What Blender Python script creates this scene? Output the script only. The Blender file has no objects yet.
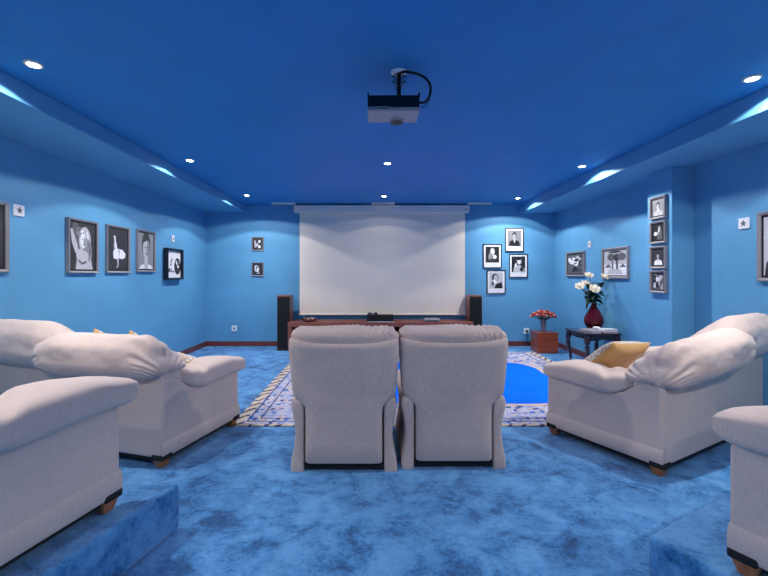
import bpy, bmesh, math, random
from mathutils import Vector, Matrix, noise
PI = math.pi
random.seed(7)
scene = bpy.context.scene
COL = scene.collection

# ------------------------------------------------------------------ camera, world, exposure
cam_d = bpy.data.cameras.new('camera')
cam_d.sensor_width = 36.0
cam_d.lens = 400.0 / 768.0 * 36.0
cam_d.shift_x = (384 - 373) / 768.0
cam_d.shift_y = -(288 - 275) / 768.0
cam_d.clip_start = 0.02
cam = bpy.data.objects.new('camera', cam_d)
COL.objects.link(cam)
CAMH = 1.35
cam.location = (0, 0, CAMH)
cam.rotation_euler = (PI / 2, 0, 0)
scene.camera = cam

world = bpy.data.worlds.new('world')
scene.world = world
world.use_nodes = True
world.node_tree.nodes['Background'].inputs[0].default_value = (0.02, 0.025, 0.03, 1)
world.node_tree.nodes['Background'].inputs[1].default_value = 0.3
scene.view_settings.view_transform = 'Standard'
scene.view_settings.look = 'None'
scene.view_settings.gamma = 1.0
scene.view_settings.use_curve_mapping = False
scene.view_settings.exposure = 0.36
scene.cycles.use_denoising = True
scene.cycles.max_bounces = 12
scene.cycles.diffuse_bounces = 8
scene.cycles.sample_clamp_indirect = 6.0
LAMP_W = 100.0           # watts of one ceiling spotlight
BEAM = 0.7               # extra strength of the downward beam
LAMP_COL = (1.0, 0.97, 0.95)

# room dimensions (metres); the photo looks along +y
XL, XR, YB, YF, ZC = -3.173, 3.458, 7.6, -2.6, 2.68
BLX, BLZ = -2.413, 2.537      # left dropped beam: inner edge, underside
BRX, BRZ = 2.774, 2.515        # right dropped beam
LIGHTS = [  # x, y of the spotlights
    (-2.14, 2.52), (-2.12, 4.63), (-2.10, 6.65),
    (0.17, 4.75), (0.185, 6.73),
    (2.56, 2.70), (2.55, 4.88), (2.50, 6.90),
    (-2.15, 0.45), (2.56, 0.62), (0.17, 0.50),
    (-2.15, -1.6), (2.56, -1.45)]
CENTRE_DIM = 0.15        # the middle row is turned down

# ------------------------------------------------------------------ helpers
def lin(c):
    return tuple((v / 12.92 if v <= 0.04045 else ((v + 0.055) / 1.055) ** 2.4) for v in (x / 255.0 for x in c)) + (1.0,)

def base_mat(name, rgb, rough=0.6, metal=0.0, spec=0.5, coat=0.0):
    m = bpy.data.materials.new(name)
    m.use_nodes = True
    nt = m.node_tree
    b = nt.nodes['Principled BSDF']
    b.inputs['Base Color'].default_value = lin(rgb)
    b.inputs['Roughness'].default_value = rough
    b.inputs['Metallic'].default_value = metal
    b.inputs['Specular IOR Level'].default_value = spec
    b.inputs['Coat Weight'].default_value = coat
    return m, nt, b

def N(nt, t, **kw):
    n = nt.nodes.new(t)
    for k, v in kw.items():
        if k.startswith('i_'):
            n.inputs[k[2:].replace('_', ' ')].default_value = v
        else:
            setattr(n, k, v)
    return n

def ramp(nt, stops, fac, interp='LINEAR'):
    r = N(nt, 'ShaderNodeValToRGB')
    r.color_ramp.interpolation = interp
    el = r.color_ramp.elements
    while len(el) < len(stops):
        el.new(0.5)
    for e, (p, c) in zip(el, stops):
        e.position = p
        e.color = lin(c)
    nt.links.new(fac, r.inputs['Fac'])
    return r.outputs['Color']

def coords(nt, scale=(1, 1, 1), kind='Object', rot=(0, 0, 0)):
    tc = N(nt, 'ShaderNodeTexCoord')
    mp = N(nt, 'ShaderNodeMapping')
    mp.inputs['Scale'].default_value = scale
    mp.inputs['Rotation'].default_value = rot
    nt.links.new(tc.outputs[kind], mp.inputs['Vector'])
    return mp.outputs['Vector']

def noise_tex(nt, vec, scale, detail=3, rough=0.5, dist=0.0):
    n = N(nt, 'ShaderNodeTexNoise')
    n.inputs['Scale'].default_value = scale
    n.inputs['Detail'].default_value = detail
    n.inputs['Roughness'].default_value = rough
    n.inputs['Distortion'].default_value = dist
    nt.links.new(vec, n.inputs['Vector'])
    return n.outputs['Fac']

def bump(nt, b, height, strength, dist=0.01, prev=None):
    n = N(nt, 'ShaderNodeBump')
    n.inputs['Strength'].default_value = strength
    n.inputs['Distance'].default_value = dist
    nt.links.new(height, n.inputs['Height'])
    if prev is not None:
        nt.links.new(prev, n.inputs['Normal'])
    nt.links.new(n.outputs['Normal'], b.inputs['Normal'])
    return n.outputs['Normal']

def plain(name, rgb, rough=0.6, metal=0.0, spec=0.5, vary=0.06, scale=20.0, coat=0.0):
    """solid colour with a faint procedural mottling"""
    m, nt, b = base_mat(name, rgb, rough, metal, spec, coat)
    f = noise_tex(nt, coords(nt), scale, 4)
    lo = tuple(max(0, c * (1 - vary)) for c in rgb)
    hi = tuple(min(255, c * (1 + vary)) for c in rgb)
    nt.links.new(ramp(nt, [(0.3, lo), (0.7, hi)], f), b.inputs['Base Color'])
    return m

def wood(name, dark, light, rough=0.35, scale=6.0, axis=0, coat=0.2):
    m, nt, b = base_mat(name, light, rough, coat=coat)
    sc = [scale * 4] * 3
    sc[axis] = scale * 0.35
    f = noise_tex(nt, coords(nt, tuple(sc)), 1.0, 6, 0.6, 1.2)
    nt.links.new(ramp(nt, [(0.3, dark), (0.7, light)], f), b.inputs['Base Color'])
    return m

# ---- materials
def paint_mat(name, rgb):
    m, nt, b = base_mat(name, rgb, 0.55, spec=0.3)
    v = coords(nt)
    f = noise_tex(nt, v, 2.5, 3)
    nt.links.new(ramp(nt, [(0.3, tuple(c * 0.975 for c in rgb)), (0.7, tuple(min(255, c * 1.02) for c in rgb))], f), b.inputs['Base Color'])
    bump(nt, b, noise_tex(nt, v, 90, 3), 0.06, 0.004)
    return m
M = {}
M['wall'] = paint_mat('blue wall paint', (96, 161, 201))
M['ceiling'] = paint_mat('blue ceiling paint', (44, 132, 196))

def carpet_mat():
    m, nt, b = base_mat('blue plush carpet', (60, 130, 190), 0.95, spec=0.1)
    v = coords(nt)
    big = noise_tex(nt, v, 4.2, 6, 0.68, 0.5)
    fine = noise_tex(nt, v, 48, 5, 0.75)
    mid = noise_tex(nt, coords(nt, (1, 1.6, 1)), 13, 5, 0.65, 0.4)
    mx = N(nt, 'ShaderNodeMath', operation='MULTIPLY_ADD')
    nt.links.new(mid, mx.inputs[0]); mx.inputs[1].default_value = 0.35
    nt.links.new(big, mx.inputs[2])
    mx2 = N(nt, 'ShaderNodeMath', operation='MULTIPLY_ADD')
    nt.links.new(fine, mx2.inputs[0]); mx2.inputs[1].default_value = 0.42
    nt.links.new(mx.outputs[0], mx2.inputs[2])
    c = ramp(nt, [(0.67, (18, 70, 116)), (0.77, (34, 96, 150)), (0.845, (58, 124, 180)), (1.0, (88, 150, 202))], mx2.outputs[0])
    nt.links.new(c, b.inputs['Base Color'])
    b.inputs['Sheen Weight'].default_value = 0.25
    b.inputs['Sheen Roughness'].default_value = 0.5
    n1 = bump(nt, b, noise_tex(nt, v, 260, 2), 0.5, 0.006)
    bump(nt, b, mx.outputs[0], 0.35, 0.03, n1)
    return m
M['carpet'] = carpet_mat()

def fabric_mat(name, rgb, rib=True, rough=0.9, wr=0.25, k=None):
    m, nt, b = base_mat(name, rgb, rough, spec=0.15)
    v = coords(nt, (230, 230, 26))
    f = noise_tex(nt, v, 1.0, 3, 0.6)
    v2 = coords(nt)
    g = noise_tex(nt, v2, 3.0, 4)
    mx = N(nt, 'ShaderNodeMath', operation='MULTIPLY_ADD')
    nt.links.new(g, mx.inputs[0]); mx.inputs[1].default_value = 0.5
    nt.links.new(f, mx.inputs[2])
    k = k or (0.035 if rib else 0.02)
    c = ramp(nt, [(0.5, tuple(x * (1 - 1.6 * k) for x in rgb)), (1.0, tuple(min(255, x * (1 + k)) for x in rgb))], mx.outputs[0])
    nt.links.new(c, b.inputs['Base Color'])
    b.inputs['Sheen Weight'].default_value = 0.2
    n1 = bump(nt, b, f, 0.2, 0.002)
    bump(nt, b, noise_tex(nt, v2, 9.0, 3, 0.5, 0.6), wr, 0.02, n1)
    return m
M['sofa'] = fabric_mat('cream chenille', (210, 189, 178))
M['recliner'] = fabric_mat('beige chenille', (203, 180, 168), k=.06)
M['black'] = plain('black cloth', (14, 14, 17), 0.8)
M['blackgloss'] = plain('black plastic', (12, 12, 14), 0.3)
M['grille'] = plain('speaker grille', (10, 10, 13), 0.85)
M['foot'] = wood('varnished beech', (150, 84, 44), (196, 122, 70), 0.4, 10, 2)
M['console'] = wood('walnut veneer', (128, 70, 56), (164, 96, 78), 0.35, 5, 0)
M['speakerwood'] = wood('speaker walnut', (104, 56, 44), (140, 80, 62), 0.35, 5, 2)
M['skirting'] = wood('skirting wood', (96, 42, 36), (126, 60, 50), 0.4, 3, 0)
M['cherry'] = wood('cherry wood', (134, 58, 34), (176, 84, 50), 0.3, 5, 0)
M['darkwood'] = wood('dark mahogany', (26, 14, 20), (50, 26, 32), 0.25, 6, 2, 0.5)
M['screen'] = plain('projection cloth', (236, 226, 208), 0.9, vary=0.008, scale=3)
M['whitemetal'] = plain('white enamel', (236, 228, 214), 0.4, vary=0.02)
M['white'] = plain('white plastic', (232, 232, 236), 0.45, vary=0.02)
M['greyplastic'] = plain('grey plastic', (176, 164, 168), 0.4, vary=0.03)
M['silver'] = plain('brushed silver', (178, 172, 170), 0.4, 0.6, vary=0.08, scale=60)
M['silverframe'] = plain('silver grey frame', (138, 136, 140), 0.5, 0.1, vary=0.03, scale=40)
M['blackframe'] = plain('black frame lacquer', (18, 20, 30), 0.35)
M['gold'] = fabric_mat('gold satin', (196, 152, 92), False, 0.45, 0.3)
M['steel'] = plain('steel', (150, 150, 155), 0.3, 0.9)
M['leaf'] = plain('leaf', (26, 58, 50), 0.5, vary=0.4, scale=30)
M['stem'] = plain('stem', (40, 70, 48), 0.6)
M['petal'] = plain('white petal', (236, 226, 204), 0.6, vary=0.03)
M['paper'] = plain('paper pages', (214, 206, 200), 0.7)
M['bookred'] = plain('book cover red', (110, 50, 50), 0.5)
M['bookgrey'] = plain('book cover grey', (150, 150, 158), 0.5)
M['dried1'] = plain('dried red bloom', (150, 56, 50), 0.8, vary=0.3, scale=80)
M['dried2'] = plain('dried peach bloom', (190, 128, 104), 0.8, vary=0.2, scale=80)
M['gap'] = plain('recliner base black', (6, 6, 8), 0.9)  # own black of the recliner base
for i, g in enumerate((16, 48, 92, 140, 190, 232)):
    M['g%d' % i] = plain('print grey %d' % g, (g, g, min(255, g + 3)), 0.55, vary=0.05, scale=50)

def brocade_mat():
    m, nt, b = base_mat('white brocade', (225, 215, 205), 0.7)
    v = coords(nt)
    vo = N(nt, 'ShaderNodeTexVoronoi'); vo.inputs['Scale'].default_value = 38
    nt.links.new(v, vo.inputs['Vector'])
    nt.links.new(ramp(nt, [(0.2, (232, 224, 216)), (0.6, (186, 164, 140))], vo.outputs['Distance']), b.inputs['Base Color'])
    bump(nt, b, vo.outputs['Distance'], 0.4, 0.004)
    return m
M['brocade'] = brocade_mat()

def glass_mat(name, rgb, rough=0.03, trans=1.0):
    m, nt, b = base_mat(name, rgb, rough)
    b.inputs['Transmission Weight'].default_value = trans
    b.inputs['IOR'].default_value = 1.45
    return m
M['redglass'] = glass_mat('ruby glass', (92, 8, 22), 0.05, 0.35)
M['greyglass'] = plain('smoked glass', (104, 100, 112), 0.12, vary=0.15, scale=30)
me_, nt_, b_ = base_mat('lamp glow', (255, 255, 255))
b_.inputs['Emission Color'].default_value = (1, 0.97, 0.95, 1)
b_.inputs['Emission Strength'].default_value = 14.0
M['glow'] = me_

def rug_mat():
    m, nt, b = base_mat('oriental border pile', (170, 170, 200), 0.95, spec=0.1)
    v = coords(nt)
    vo = N(nt, 'ShaderNodeTexVoronoi'); vo.inputs['Scale'].default_value = 24
    nt.links.new(v, vo.inputs['Vector'])
    sep = N(nt, 'ShaderNodeSeparateColor')
    nt.links.new(vo.outputs['Color'], sep.inputs[0])
    c1 = ramp(nt, [(0.0, (168, 176, 208)), (0.34, (196, 194, 208)), (0.56, (206, 186, 176)), (0.74, (70, 116, 190)),
                   (0.81, (180, 186, 210)), (0.93, (70, 76, 130))], sep.outputs[0], 'CONSTANT')
    ve = N(nt, 'ShaderNodeTexVoronoi', feature='DISTANCE_TO_EDGE'); ve.inputs['Scale'].default_value = 13
    nt.links.new(v, ve.inputs['Vector'])
    e = ramp(nt, [(0.03, (150, 150, 150)), (0.07, (0, 0, 0))], ve.outputs['Distance'])
    mix = N(nt, 'ShaderNodeMix', data_type='RGBA')
    nt.links.new(e, mix.inputs[0]); nt.links.new(c1, mix.inputs[6])
    mix.inputs[7].default_value = lin((78, 84, 140))
    # large medallions
    vb = N(nt, 'ShaderNodeTexVoronoi', feature='F1'); vb.inputs['Scale'].default_value = 3.3; vb.inputs['Randomness'].default_value = 0.35
    nt.links.new(coords(nt, (1, 1.35, 1)), vb.inputs['Vector'])
    k = ramp(nt, [(0.09, (255, 255, 255)), (0.11, (0, 0, 0)), (0.20, (0, 0, 0)), (0.22, (160, 160, 160)), (0.25, (0, 0, 0))], vb.outputs['Distance'])
    mix2 = N(nt, 'ShaderNodeMix', data_type='RGBA')
    nt.links.new(k, mix2.inputs[0]); nt.links.new(mix.outputs[2], mix2.inputs[6])
    mix2.inputs[7].default_value = lin((30, 92, 190))
    nt.links.new(mix2.outputs[2], b.inputs['Base Color'])
    return m
M['rug'] = rug_mat()
M['rugfield'] = plain('vivid blue pile', (0, 112, 235), 0.95, spec=0.1, vary=0.04, scale=4)
M['rugnavy'] = plain('navy pile', (44, 48, 96), 0.95, spec=0.1)
M['rugpink'] = plain('pink beige pile', (214, 186, 168), 0.95, spec=0.1)
def rugedge_mat():
    m, nt, b = base_mat('beige dashed edge', (200, 184, 160), 0.95, spec=0.1)
    w = N(nt, 'ShaderNodeTexWave'); w.inputs['Scale'].default_value = 2.3
    w.inputs['Distortion'].default_value = 4.0
    w.inputs['Detail Scale'].default_value = 2.0
    nt.links.new(coords(nt, (1.6, 1, 1), rot=(0, 0, 0.9)), w.inputs['Vector'])
    nt.links.new(ramp(nt, [(0.66, (206, 190, 168)), (0.80, (84, 78, 104))], w.outputs['Fac']), b.inputs['Base Color'])
    return m
M['rugedge'] = rugedge_mat()

class MB:
    """collects shapes and links them as one mesh object"""
    def __init__(s):
        s.v = []; s.f = []; s.mi = []
    def add(s, verts, faces, mi=0):
        o = len(s.v)
        s.v += [tuple(p) for p in verts]
        s.f += [tuple(i + o for i in f) for f in faces]
        s.mi += [mi] * len(faces)
        return s
    def box(s, x0, x1, y0, y1, z0, z1, mi=0):
        v = [(x, y, z) for z in (z0, z1) for y in (y0, y1) for x in (x0, x1)]
        return s.add(v, [(0, 2, 3, 1), (4, 5, 7, 6), (0, 1, 5, 4), (2, 6, 7, 3), (0, 4, 6, 2), (1, 3, 7, 5)], mi)
    def prism(s, poly, axis, a, b, mi=0):
        """poly of 2D points extruded along axis from a to b"""
        def P(p, t):
            if axis == 'x': return (t, p[0], p[1])
            if axis == 'y': return (p[0], t, p[1])
            return (p[0], p[1], t)
        n = len(poly)
        v = [P(p, a) for p in poly] + [P(p, b) for p in poly]
        f = [tuple(range(n)), tuple(range(2 * n - 1, n - 1, -1))]
        f += [(i, (i + 1) % n, n + (i + 1) % n, n + i) for i in range(n)]
        return s.add(v, f, mi)
    def loft(s, rings, caps=True, mi=0, closed=True):
        n = len(rings[0])
        v = [p for r in rings for p in r]
        f = []
        for k in range(len(rings) - 1):
            for i in range(n if closed else n - 1):
                j = (i + 1) % n
                f.append((k * n + i, k * n + j, (k + 1) * n + j, (k + 1) * n + i))
        if caps:
            f.append(tuple(range(n - 1, -1, -1)))
            f.append(tuple((len(rings) - 1) * n + i for i in range(n)))
        return s.add(v, f, mi)
    def lathe(s, prof, seg=24, c=(0, 0, 0), mi=0, caps=True):
        rings = [[(c[0] + r * math.cos(2 * PI * i / seg), c[1] + r * math.sin(2 * PI * i / seg), c[2] + z) for i in range(seg)] for r, z in prof]
        return s.loft(rings, caps, mi)
    def tube(s, pts, r, seg=8, mi=0):
        pts = [Vector(p) for p in pts]
        rings = []
        for k, p in enumerate(pts):
            d = (pts[min(k + 1, len(pts) - 1)] - pts[max(k - 1, 0)]).normalized()
            a = d.cross(Vector((0, 0, 1)))
            if a.length < 0.05: a = d.cross(Vector((1, 0, 0)))
            a.normalize(); b = d.cross(a)
            rr = r[k] if isinstance(r, (list, tuple)) else r
            rings.append([p + rr * (math.cos(2 * PI * i / seg) * a + math.sin(2 * PI * i / seg) * b) for i in range(seg)])
        return s.loft(rings, True, mi)
    def soft(s, a, b, c, n=3.0, res=20, fn=None, mi=0, rot=None, loc=(0, 0, 0)):
        """superellipsoid cushion; fn(unit point, point) -> point reshapes it"""
        idx = {}; vs = []; fs = []
        def vid(p):
            k = tuple(round(q, 5) for q in p)
            if k not in idx:
                idx[k] = len(vs)
                r = sum(abs(q) ** n for q in p) ** (1.0 / n)
                u = Vector(p) / r
                P = Vector((u.x * a, u.y * b, u.z * c))
                if fn: P = fn(u, P)
                if rot: P = rot @ P
                vs.append(P + Vector(loc))
            return idx[k]
        g = [math.sin(PI / 2 * (-1 + 2.0 * i / res)) * 0.35 + (-1 + 2.0 * i / res) * 0.65 for i in range(res + 1)]
        for ax in range(3):
            for sg in (-1, 1):
                for i in range(res):
                    for j in range(res):
                        q = []
                        for (x, y) in ((g[i], g[j]), (g[i + 1], g[j]), (g[i + 1], g[j + 1]), (g[i], g[j + 1])):
                            p = [0, 0, 0]; p[ax] = sg; p[(ax + 1) % 3] = x; p[(ax + 2) % 3] = y
                            q.append(vid(p))
                        fs.append(tuple(q if sg > 0 else q[::-1]))
        return s.add(vs, fs, mi)
    def build(s, name, mats, parent=None, smooth=False, bev=0.0, seg=2, angle=None):
        me = bpy.data.meshes.new(name)
        me.from_pydata(s.v, [], s.f)
        bm = bmesh.new(); bm.from_mesh(me)
        for f, mi in zip(bm.faces, s.mi): f.material_index = mi
        bmesh.ops.recalc_face_normals(bm, faces=bm.faces)
        if smooth:
            for f in bm.faces: f.smooth = True
        if smooth == 'auto':
            for e in bm.edges:
                if len(e.link_faces) == 2 and e.calc_face_angle(0) > 0.7: e.smooth = False
        bm.to_mesh(me); bm.free()
        if not isinstance(mats, (list, tuple)): mats = [mats]
        for m in mats: me.materials.append(M[m] if isinstance(m, str) else m)
        o = bpy.data.objects.new(name, me)
        COL.objects.link(o)
        if parent: o.parent = parent
        if bev > 0:
            md = o.modifiers.new('bevel', 'BEVEL'); md.width = bev; md.segments = seg; md.limit_method = 'ANGLE'; md.angle_limit = 0.6
            md.harden_normals = False
            for p in me.polygons: p.use_smooth = True
            bm = bmesh.new(); bm.from_mesh(me)
            for e in bm.edges:
                if len(e.link_faces) == 2 and e.calc_face_angle(0) > 0.6: e.smooth = False
            bm.to_mesh(me); bm.free()
        return o

def tag(o, label=None, cat=None, group=None, kind=None):
    if label: o['label'] = label
    if cat: o['category'] = cat
    if group: o['group'] = group
    if kind: o['kind'] = kind
    return o

def thing(name, label, cat, loc=(0, 0, 0), rotz=0.0, group=None):
    o = bpy.data.objects.new(name, None)
    o.empty_display_size = 0.1
    COL.objects.link(o)
    o.location = loc
    o.rotation_euler = (0, 0, rotz)
    return tag(o, label, cat, group)

def dup(root, loc, rotz, label, group=None):
    r = root.copy(); COL.objects.link(r)
    r.location = loc
    r.rotation_euler = (0, 0, rotz)
    tag(r, label, None, group)
    for ch in list(root.children):
        c = ch.copy(); COL.objects.link(c); c.parent = r
        for g in list(ch.children):
            d = g.copy(); COL.objects.link(d); d.parent = c
    return r

def struct(name, mb, mat, **kw):
    return tag(mb.build(name, mat, **kw), kind='structure')

def smoothstep(a, b, x):
    t = max(0.0, min(1.0, (x - a) / (b - a)))
    return t * t * (3 - 2 * t)

# ------------------------------------------------------------------ the room
struct('floor', MB().box(XL - .1, XR + .1, YF - .1, YB + .1, -0.1, 0), 'carpet')
struct('ceiling', MB().box(XL - .1, XR + .1, YF - .1, YB + .1, ZC, ZC + .1), 'ceiling')
struct('wall_left', MB().box(XL - .1, XL, YF - .1, YB + .1, 0, ZC), 'wall')
struct('wall_right', MB().box(XR, XR + .1, YF - .1, YB + .1, 0, ZC), 'wall')
struct('wall_back', MB().box(XL, XR, YB, YB + .1, 0, ZC), 'wall')
struct('wall_front', MB().box(XL, XR, YF - .1, YF, 0, ZC), 'wall')
struct('trim_1', MB().box(XL, BLX, YF, YB, BLZ, ZC), 'wall', bev=.006)      # dropped beams along both side walls
struct('trim_2', MB().box(BRX, XR, YF, YB, BRZ, ZC), 'wall', bev=.006)
struct('trim_3', MB().box(3.211, XR, 4.296, 4.68, 0, BRZ), 'wall', bev=.006)  # pillar on the right wall
BH, BT = 0.092, 0.015
struct('baseboard_back', MB().box(XL, XR, YB - BT, YB, 0, BH), 'skirting', bev=.003)
struct('baseboard_left', MB().box(XL, XL + BT, YF, YB - BT, 0, BH), 'skirting', bev=.003)
struct('baseboard_right', MB().box(XR - BT, XR, 4.68, YB - BT, 0, BH).box(XR - BT, XR, YF, 4.296, 0, BH)
       .box(3.211 - BT, 3.211, 4.296 - BT, 4.68 + BT, 0, BH).box(3.211, XR, 4.296 - BT, 4.296, 0, BH).box(3.211, XR, 4.68, 4.68 + BT, 0, BH), 'skirting')
PH = 0.246
PHR = 0.228
def platform(poly, PH):
    struct('floor', MB().prism(poly, 'z', 0.0, PH), 'carpet', bev=.025, seg=4)
platform([(-1.024, 2.134), (XL, 2.71), (XL, -1.3), (-1.945, -1.3)], PH)
platform([(1.18, 1.728), (2.79, -1.3), (XR, -1.3), (XR, 2.937)], PHR)

# ------------------------------------------------------------------ ceiling spotlights
def spotlight():
    t = thing('ceiling_spotlight', 'x', 'ceiling light')
    MB().lathe([(.036, -.008), (.040, -.010), (.050, -.007), (.053, -.001), (.053, 0), (.036, 0)], 28).build('trim_ring', 'whitemetal', t, smooth='auto')
    MB().lathe([(.001, -.012), (.018, -.0118), (.030, -.011), (.036, -.008), (.036, -.0005), (.001, -.0005)], 24).build('lamp_face', 'glow', t)
    return t
lab = ['ceiling spotlight at far left, nearest the camera, above the left beam',
       'second ceiling spotlight from the camera in the left row, above the dancer picture',
       'farthest ceiling spotlight in the left row, near the back wall corner',
       'ceiling spotlight straight below the projector in view, middle row front',
       'ceiling spotlight just above the projection screen housing, middle row back',
       'large bright ceiling spotlight at upper right, nearest the camera',
       'second ceiling spotlight from the camera in the right row',
       'farthest ceiling spotlight in the right row, beside the end of the right beam']
sp0 = None
for i, (x, y) in enumerate(LIGHTS):
    l = lab[i] if i < 8 else 'recessed ceiling spotlight behind the camera position'
    if sp0 is None:
        sp0 = spotlight(); sp0['label'] = l; sp0['group'] = 'recessed ceiling spotlights'; sp0.location = (x, y, ZC); o = sp0
        o.name = 'ceiling_spotlight'
    else:
        o = dup(sp0, (x, y, ZC), 0, l)
for o in [q for q in COL.objects if q.name.startswith('ceiling_spotlight')]:
    dim = CENTRE_DIM if abs(o.location.x) < 1 else 1.0
    # every reflector lamp throws a wide flood, a faint spill past it and a stronger, softer beam straight down
    for watts, size, blend in ((LAMP_W * .62, 131, .12), (LAMP_W * .36, 152, .12), (LAMP_W * BEAM, 112, .8)):
        ld = bpy.data.lights.new('spot_lamp', 'SPOT')
        ld.energy = watts * dim; ld.color = LAMP_COL
        ld.spot_size = math.radians(size); ld.spot_blend = blend
        ld.shadow_soft_size = 0.025
        lo = bpy.data.objects.new('spot_lamp', ld); COL.objects.link(lo)
        lo.parent = o; lo.location = (0, 0, -.014)

# ------------------------------------------------------------------ sofa
def pleats(amp, k, ax=0, start=.55, seed=0.0):
    def f(u, P):
        e = smoothstep(start, 1.0, abs(u[ax]))
        a = math.atan2(u[(ax + 2) % 3], u[(ax + 1) % 3])
        w = math.sin(a * k + 2.2 * noise.noise(Vector((u.x * 2 + seed, u.y * 2, u.z * 2))) * 3)
        d = amp * e * w + 0.010 * noise.noise(Vector((P.x * 7 + seed, P.y * 7, P.z * 7)))
        nrm = Vector(u).normalized()
        return P + nrm * d
    return f

SL, SD = 1.66, 0.885   # sofa length and depth
def make_sofa(side):
    t = thing('sofa', 'x', 'sofa')
    h = SL / 2
    # base, back, arms
    MB().box(-h + .05, h - .05, .05, SD - .03, .07, .30).build('seat_base', 'sofa', t, bev=.02, seg=3)
    MB().box(-h + .02, h - .02, .02, SD - .02, .045, .072).build('underside', 'black', t)
    # back frame with slightly rounded edges
    MB().prism([(.0, .07), (.0, .66), (.03, .69), (.14, .69), (.19, .64), (.21, .30), (.21, .07)], 'x', -h + .004, h - .004).build('back_frame', 'sofa', t, bev=.02, seg=3)
    prof = [(.012, .07), (.012, .59), (.03, .612), (.10, .612), (.15, .595), (.21, .55), (.27, .505), (.33, .483), (.42, .478), (.56, .485), (.72, .495), (SD - .03, .50), (SD, .48), (SD, .07)]
    for sx in (-1, 1):
        a, b = (h - .20) * sx, h * sx
        MB().prism(prof, 'x', min(a, b), max(a, b)).build('arm', 'sofa', t, bev=.018, seg=3)
        # the padded band round the foot of the arm
        o = MB().box(-.0, .0, 0, 0, 0, 0)
        o = MB()
        rings = []
        for k in range(9):
            z = .072 + .112 * k / 8
            bulge = .014 * math.sin(PI * min(1, k / 8 * 1.0)) ** .6 if 0 < k < 8 else 0
            rings.append([(a, .1, z), (b + sx * bulge * .8, .0 - bulge * .3, z), (b + sx * bulge * .8, SD + bulge * .2, z), (a, SD + bulge * .2, z)])
        o.loft(rings).build('arm_band', 'sofa', t, smooth='auto')
        def armfn(u, P, sx=sx):
            tt = (u.y + 1) / 2        # 0 rear .. 1 front
            P = Vector(P)
            k = smoothstep(.30, 0, tt)
            P.z *= 1 - .25 * k
            P.z += .030 * smoothstep(.22, 0, tt) - .016 * math.exp(-((tt - .30) / .22) ** 2) * (1 if u.z < 0 else .4)
            P.x *= 1 - .20 * k
            # fold near the rear, above the arm slope
            P.z -= .030 * math.exp(-((tt - .34 + .10 * u.x * sx) / .045) ** 2) * max(0, u.z)
            P.z *= 1 - .20 * smoothstep(.60, 1.0, tt)
            P.z -= .026 * smoothstep(.55, 1.0, tt)
            nrm = Vector(u).normalized()
            P += nrm * (.007 * noise.noise(Vector((P.x * 7, P.y * 7, P.z * 7 + sx * 3))))
            e = smoothstep(.12, 0, tt) + .4 * smoothstep(.9, 1, tt)
            P += nrm * .004 * e * math.sin(math.atan2(u.z, u.x) * 13)
            return P
        MB().soft(.168, .410 + .018 * side, .085, 3.7, 32, armfn, loc=((h - .120) * sx, .583 + .018 * side, .560)).build('arm_cushion', 'sofa', t, smooth=True)
    for i, (x0, x1) in enumerate(((-h + .2, -.005), (.005, h - .2))):
        MB().soft((x1 - x0) / 2, .35, .085, 6, 14, pleats(.003, 9, 0, .8, i), loc=((x0 + x1) / 2, .56, .37)).build('seat_cushion', 'sofa', t, smooth=True)
    # two long loose back cushions: tall at the back, thinning to a seam in front; the one on the near side overlaps the other
    for i, (e_out, e_in, lift, dy) in enumerate(((h + .05, h - 1.09, -.008 if side > 0 else -.008, -.035), (h - .86, -h - .06, .035 if side > 0 else .065, .02))):
        x0, x1 = e_in, e_out
        def bf(u, P, i=i):
            P = Vector(P)
            t_ = (u.y + 1) / 2
            ends = u.x if i == 0 else -u.x      # +1 at the outer end of the sofa
            k = (1 - .66 * smoothstep(.25, 1.05, t_)) * (.80 + .20 * smoothstep(0, .22, t_))
            P.z *= k
            P.z -= .075 * smoothstep(.3, 1, t_)
            if i == 0:
                o_ = smoothstep(.2, 1.0, ends)
                P.x -= o_ * (.085 * (u.z + .6) + .05 * (1 - t_))
            inner = smoothstep(-.45, -1.0, ends)
            P.z *= 1 - .30 * inner
            P.y *= 1 - .12 * inner
            P.z -= .02 * inner
            # raised ridge with a little ear at the outer end, gathers running down from it
            ear = smoothstep(.72, .97, ends)
            up = max(0, u.z)
            P.z += .034 * ear * up * math.exp(-((t_ - .30) / .22) ** 2)
            P.x += (.012 * ear * up) * (1 if i == 0 else -1)
            a = math.atan2(u.z + .9, u.y + .35)
            w = math.sin(a * 26 + 2.5 * noise.noise(Vector((u.x * 5 + i, u.y * 2, u.z * 2))))
            near = smoothstep(.62, .93, ends) * (1 - .7 * smoothstep(.97, 1.0, ends))
            near2 = .8 * smoothstep(-.72, -.97, ends)
            nrm = Vector(u).normalized()
            P += nrm * (.0065 * w * (near + near2) + .008 * noise.noise(Vector((P.x * 5 + i * 4, P.y * 6, P.z * 6))) + .0035 * noise.noise(Vector((P.x * 14 + i * 4, P.y * 18, P.z * 18))))
            # soft sag between the ends
            P.z -= .012 * (1 - u.x * u.x) * up
            yw = (.10, -.03)[i]
            P.x, P.y = P.x * math.cos(yw) - P.y * math.sin(yw), P.x * math.sin(yw) + P.y * math.cos(yw)
            if i == 0: P.z -= P.x * (.0 if side > 0 else .10)
            P.x *= side
            return P
        MB().soft(abs(x1 - x0) / 2, .215, (.166, .19)[i], 4.2, 40, bf, loc=(side * (x0 + x1) / 2, .09 + dy, .785 + lift)).build('back_cushion', 'sofa', t, smooth=True)
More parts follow.
